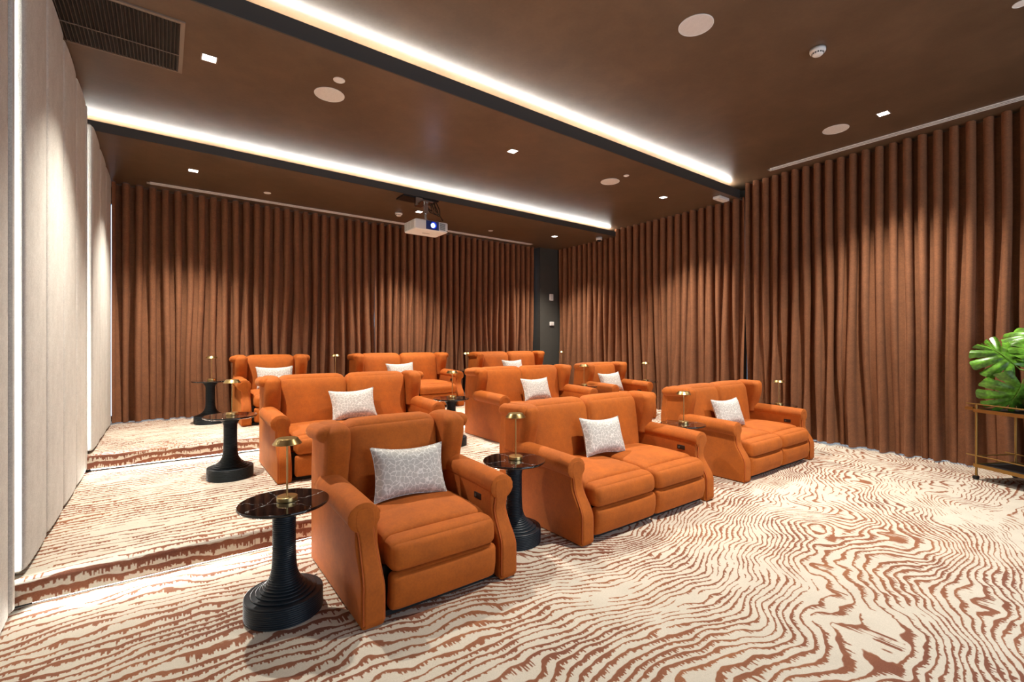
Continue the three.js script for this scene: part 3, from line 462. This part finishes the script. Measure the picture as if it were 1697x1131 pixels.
{ // projector on its ceiling bracket
  const o = thing('projector', 'white ceiling projector with glowing blue lens on a bracket under the dark ledge', 'projector', [3.2, 3.165, -6.28]);
  const w = 0.54, h = 0.155, d = 0.4;
  part('body', T(puff(w, h, d, 0.022, { seg: 8 }), 0, h / 2, -d / 2), M.white, o);
  part('lens_recess', box(-0.1, 0.11, 0.015, 0.145, -0.02, 0.003), new THREE.MeshStandardMaterial({ name: 'dark blue lens bay', color: 0x2a3a78, roughness: 0.3 }), o);
  part('lens_ring', T(lathe([[0.03, 0], [0.058, 0], [0.06, 0.016], [0.052, 0.02], [0.034, 0.006], [0.03, 0]], 32).rotateX(Math.PI / 2), 0.015, 0.08, 0.002), new THREE.MeshStandardMaterial({ name: 'blue coated lens', color: 0x1c34a8, roughness: 0.15 }), o);
  part('lit_lens_light', T(new THREE.SphereGeometry(0.026, 20, 10).scale(1, 1, 0.4), 0.015, 0.08, 0.004), glow(new THREE.Color(0.55, 0.68, 1), 40), o);
  const g1 = []; for (let k = 0; k < 9; k++) g1.push(box(0.125, 0.22, 0.03 + k * 0.012, 0.036 + k * 0.012, -0.002, 0.003)); part('front_grille', g1, M.darkSlot, o);
  for (let b = 0; b < 3; b++) { const g = []; for (let k = 0; k < 9; k++) g.push(box(-w / 2 - 0.002, -w / 2 + 0.004, 0.025 + k * 0.013, 0.031 + k * 0.013, -0.05 - b * 0.115, -0.15 - b * 0.115)); part('side_grille', g, new THREE.MeshStandardMaterial({ name: 'grey vent', color: 0xb4b0a4, roughness: 0.7 }), o); }
  part('badge', box(-0.06, 0.06, -0.002, 0.001, -0.2, -0.212), M.darkSlot, o); part('sensor', T(new THREE.SphereGeometry(0.008, 10, 8), 0.25, 0.025, 0.0), M.black, o);
  const br = thing('projector_bracket', 'silver projector bracket with dangling black cables on the ceiling ledge', 'bracket', [3.2, 0, -6.5]);
  part('pole', [cyl(0.028, 0.13, 0, 3.35, 0, 20, 0.018), cyl(0.02, 0.2, 0, 3.45, -0.02, 20)], M.chrome, br);
  part('arm', [box(-0.1, 0.1, 3.322, 3.338, -0.08, 0.08), box(-0.09, 0.09, 3.63, 3.648, -0.1, 0.08), box(-0.02, 0.02, 3.46, 3.64, 0.02, 0.05), box(-0.06, 0.06, 3.64, CR - 0.01, -0.27, -0.21), box(-0.05, 0.05, 3.632, 3.65, -0.27, 0.06)], M.chrome, br);
  part('ceiling_plate', box(-0.26, 0.34, CR - 0.022, CR, -0.22, -0.5), M.plastic, br);
  const cab = (pts) => part('cable', tube(pts, 0.007, 40, 6), M.plastic, br);
  cab([[0.05, 3.66, -0.1], [0.1, 3.52, -0.05], [0.2, 3.48, 0.0], [0.26, 3.56, -0.1], [0.24, 3.77, -0.25]]); cab([[0.2, 3.77, -0.25], [0.22, 3.6, -0.15], [0.17, 3.52, -0.05], [0.24, 3.46, 0.0], [0.3, 3.6, -0.12], [0.3, 3.77, -0.25]]); cab([[0.28, 3.77, -0.26], [0.27, 3.62, -0.2], [0.3, 3.5, -0.1], [0.33, 3.42, -0.06]]); cab([[0.14, 3.77, -0.25], [0.15, 3.62, -0.2], [0.17, 3.57, -0.12], [0.19, 3.77, -0.25]]);
  const pl = new THREE.SpotLight(new THREE.Color(0.7, 0.8, 1), 30, 0, 0.42, 0.6, 2); pl.position.set(3.215, 3.245, -6.24); pl.target.position.set(3.215, 2.2, 3.3); pl.castShadow = true; scene.add(pl, pl.target);
  // projection screen behind the viewer, lit by the picture
  const sc = thing('projection_screen', 'wide projection screen on the front wall', 'screen', [3.6, 2.0, -DF - 0.06]);
  part('screen_cloth', box(-2.4, 2.4, -1.3, 1.3, -0.01, 0.01), glow(new THREE.Color(0.7, 0.82, 1), SCREEN), sc); part('screen_frame', [box(-2.48, 2.48, 1.3, 1.38, -0.02, 0.03), box(-2.48, 2.48, -1.38, -1.3, -0.02, 0.03), box(-2.48, -2.4, -1.3, 1.3, -0.02, 0.03), box(2.4, 2.48, -1.3, 1.3, -0.02, 0.03)], M.black, sc);
  const l = new THREE.RectAreaLight(new THREE.Color(0.7, 0.82, 1), SCREEN, 4.8, 2.6); l.position.set(3.6, 2.0, -DF - 0.09); l.lookAt(3.6, 2.0, -9); scene.add(l);
}
// ---------------------------------------------------------------- brass bar cart with a potted monstera
{
  const A = new THREE.Vector3(-0.5, 0, 0.87), B = new THREE.Vector3(0.87, 0, 0.5);       // cart axes on the floor (z = -D)
  const o = thing('bar_cart', 'aged brass bar cart with black trays beside the side curtain', 'cart', [7.13, 0, -1.055]); o.rotation.y = Math.atan2(-B.z, B.x);    // local +x along B, local +z along A
  const w = 0.5, d = 0.85;
  for (const [x, z] of [[0, 0], [w, 0], [0, d], [w, d]]) {
    part('leg', cyl(0.011, 0.75, x, 0.075, z, 14, 0.013), M.bronze, o);
    const c = part('caster', [T(cyl(0.022, 0.016, 0, 0, 0, 18).rotateZ(Math.PI / 2), x - 0.008, 0.024, z), T(cyl(0.022, 0.016, 0, 0, 0, 18).rotateZ(Math.PI / 2), x + 0.014, 0.024, z)], M.black, o); part('caster_fork', cyl(0.012, 0.035, x, 0.042, z, 12), M.bronze, c);
  }
  for (const y of [0.15, 0.75]) { part('tray', [box(-0.012, w + 0.012, y, y + 0.012, -0.012, d + 0.012)], M.black, o); part('tray_edge', [box(-0.016, w + 0.016, y - 0.012, y + 0.025, -0.018, -0.01), box(-0.016, w + 0.016, y - 0.012, y + 0.025, d + 0.01, d + 0.018), box(-0.018, -0.01, y - 0.012, y + 0.025, -0.018, d + 0.018), box(w + 0.01, w + 0.018, y - 0.012, y + 0.025, -0.018, d + 0.018)], M.bronze, o); }
  for (const y of [0.26, 0.825]) for (const q of [[[0, y, -0.1], [0, y, d + 0.1]], [[w, y, -0.1], [w, y, d + 0.1]], [[0, y, 0], [w, y, 0]], [[0, y, d], [w, y, d]]]) part('rail', tube(q, 0.007, 4, 8), M.bronze, o);
  part('bracket', box(-0.02, 0.02, 0.755, 0.79, -0.1, -0.02), M.bronze, o);
  o.updateMatrixWorld();
  const at = (x, y, z) => o.localToWorld(new THREE.Vector3(x, y, z));
  const pp = at(0.3, 0.762, 0.5), p = thing('potted_monstera', 'glossy green monstera plant in a dark pot on the bar cart', 'plant', [pp.x, pp.y, pp.z]);
  part('pot', lathe([[0.001, 0], [0.095, 0], [0.1, 0.01], [0.125, 0.2], [0.122, 0.205], [0.112, 0.2], [0.108, 0.17], [0.001, 0.165]], 32), M.tableBase, p);
  part('soil', lathe([[0.001, 0.172], [0.109, 0.17]], 24), M.black, p);
  // a split leaf: two halves of fine grid either side of the midrib, with slits between the lobes
  const leafGeo = (len, wid, seed, droop) => {
    const r = rng(seed), v = [], uv = [], idx = [], nv = 90, nu = 14, lobes = 5.0;
    for (const s of [-1, 1]) {
      const base = v.length / 3, off = r() * 0.3;
      for (let j = 0; j <= nv; j++) {
        const t = j / nv, ang = lerp(2.55, 0.12, Math.pow(t, 0.8)), R = wid * (0.66 + 0.55 * Math.sin(Math.PI * Math.min(1, t * 0.9 + 0.12))) * (t > 0.8 ? 1 - 0.25 * (t - 0.8) / 0.2 : 1), my = len * (0.16 + 0.62 * t), ph = (t * lobes + off) % 1;
        for (let i = 0; i <= nu; i++) {
          const u = i / nu, tip = 1 - 0.16 * Math.pow(Math.abs(ph - 0.5) * 2, 3) * u, rr = R * u * tip, x = s * Math.sin(ang) * rr, y = my + Math.cos(ang) * rr * 0.9;
          v.push(x, y, -droop * ((x / wid) ** 2 * 0.55 + (Math.max(0, y) / len) ** 2 * 0.5) + 0.018 * Math.cos((ph - 0.5) * 6.28) * u); uv.push(x, y);
        }
      }
      for (let j = 0; j < nv; j++) { const ph = ((j + 0.5) / nv * lobes + off) % 1, slit = Math.abs(ph - 0.5) * 2; for (let i = 0; i < nu; i++) { const u = (i + 0.5) / nu; if (u > 0.46 && slit > 1 - 0.24 * (u - 0.4) / 0.6) continue; const a = base + j * (nu + 1) + i, b = a + nu + 1; s > 0 ? idx.push(a, a + 1, b, a + 1, b + 1, b) : idx.push(a, b, a + 1, a + 1, b, b + 1); } }
    }
    const g = new THREE.BufferGeometry(); g.setAttribute('position', new THREE.Float32BufferAttribute(v, 3)); g.setAttribute('uv', new THREE.Float32BufferAttribute(uv, 2)); g.setIndex(idx); g.computeVertexNormals(); return g;
  };
  const inv = q => q.clone().sub(p.position);
  for (const [X, Y, Dp, len, wid, roll, tiltX, yaw, seed] of [[7.2, 1.22, 0.74, 0.38, 0.21, 0.6, -0.3, -0.95, 3], [7.1, 1.12, 0.7, 0.4, 0.235, 3.05, 0.35, -0.95, 4], [7.26, 1.3, 0.62, 0.36, 0.2, -0.7, -0.5, -0.6, 5], [6.75, 1.5, 0.6, 0.36, 0.2, -0.4, -0.9, -1.2, 6], [6.6, 1.3, 0.45, 0.34, 0.19, -1.4, -0.8, -1.2, 7]]) {
    const c = inv(new THREE.Vector3(X, Y, -Dp)), lf = part('leaf', leafGeo(len, wid, seed, 0.16), M.leaf, p, null, true);
    lf.position.copy(c); lf.rotation.set(tiltX, yaw, roll, 'YXZ');
    part('midrib', tube([[0, 0, 0.0], [0, len * 0.4, 0.0], [0, len * 0.78, -0.05]], 0.0045, 14, 6), M.stem, lf);
    part('stem', tube([[0, 0.16, 0], [c.x * 0.3, lerp(0.17, c.y, 0.6) + 0.05, c.z * 0.3], [c.x, c.y, c.z]], 0.007, 24, 6), M.stem, p);
  }
}
renderer.render(scene, camera);
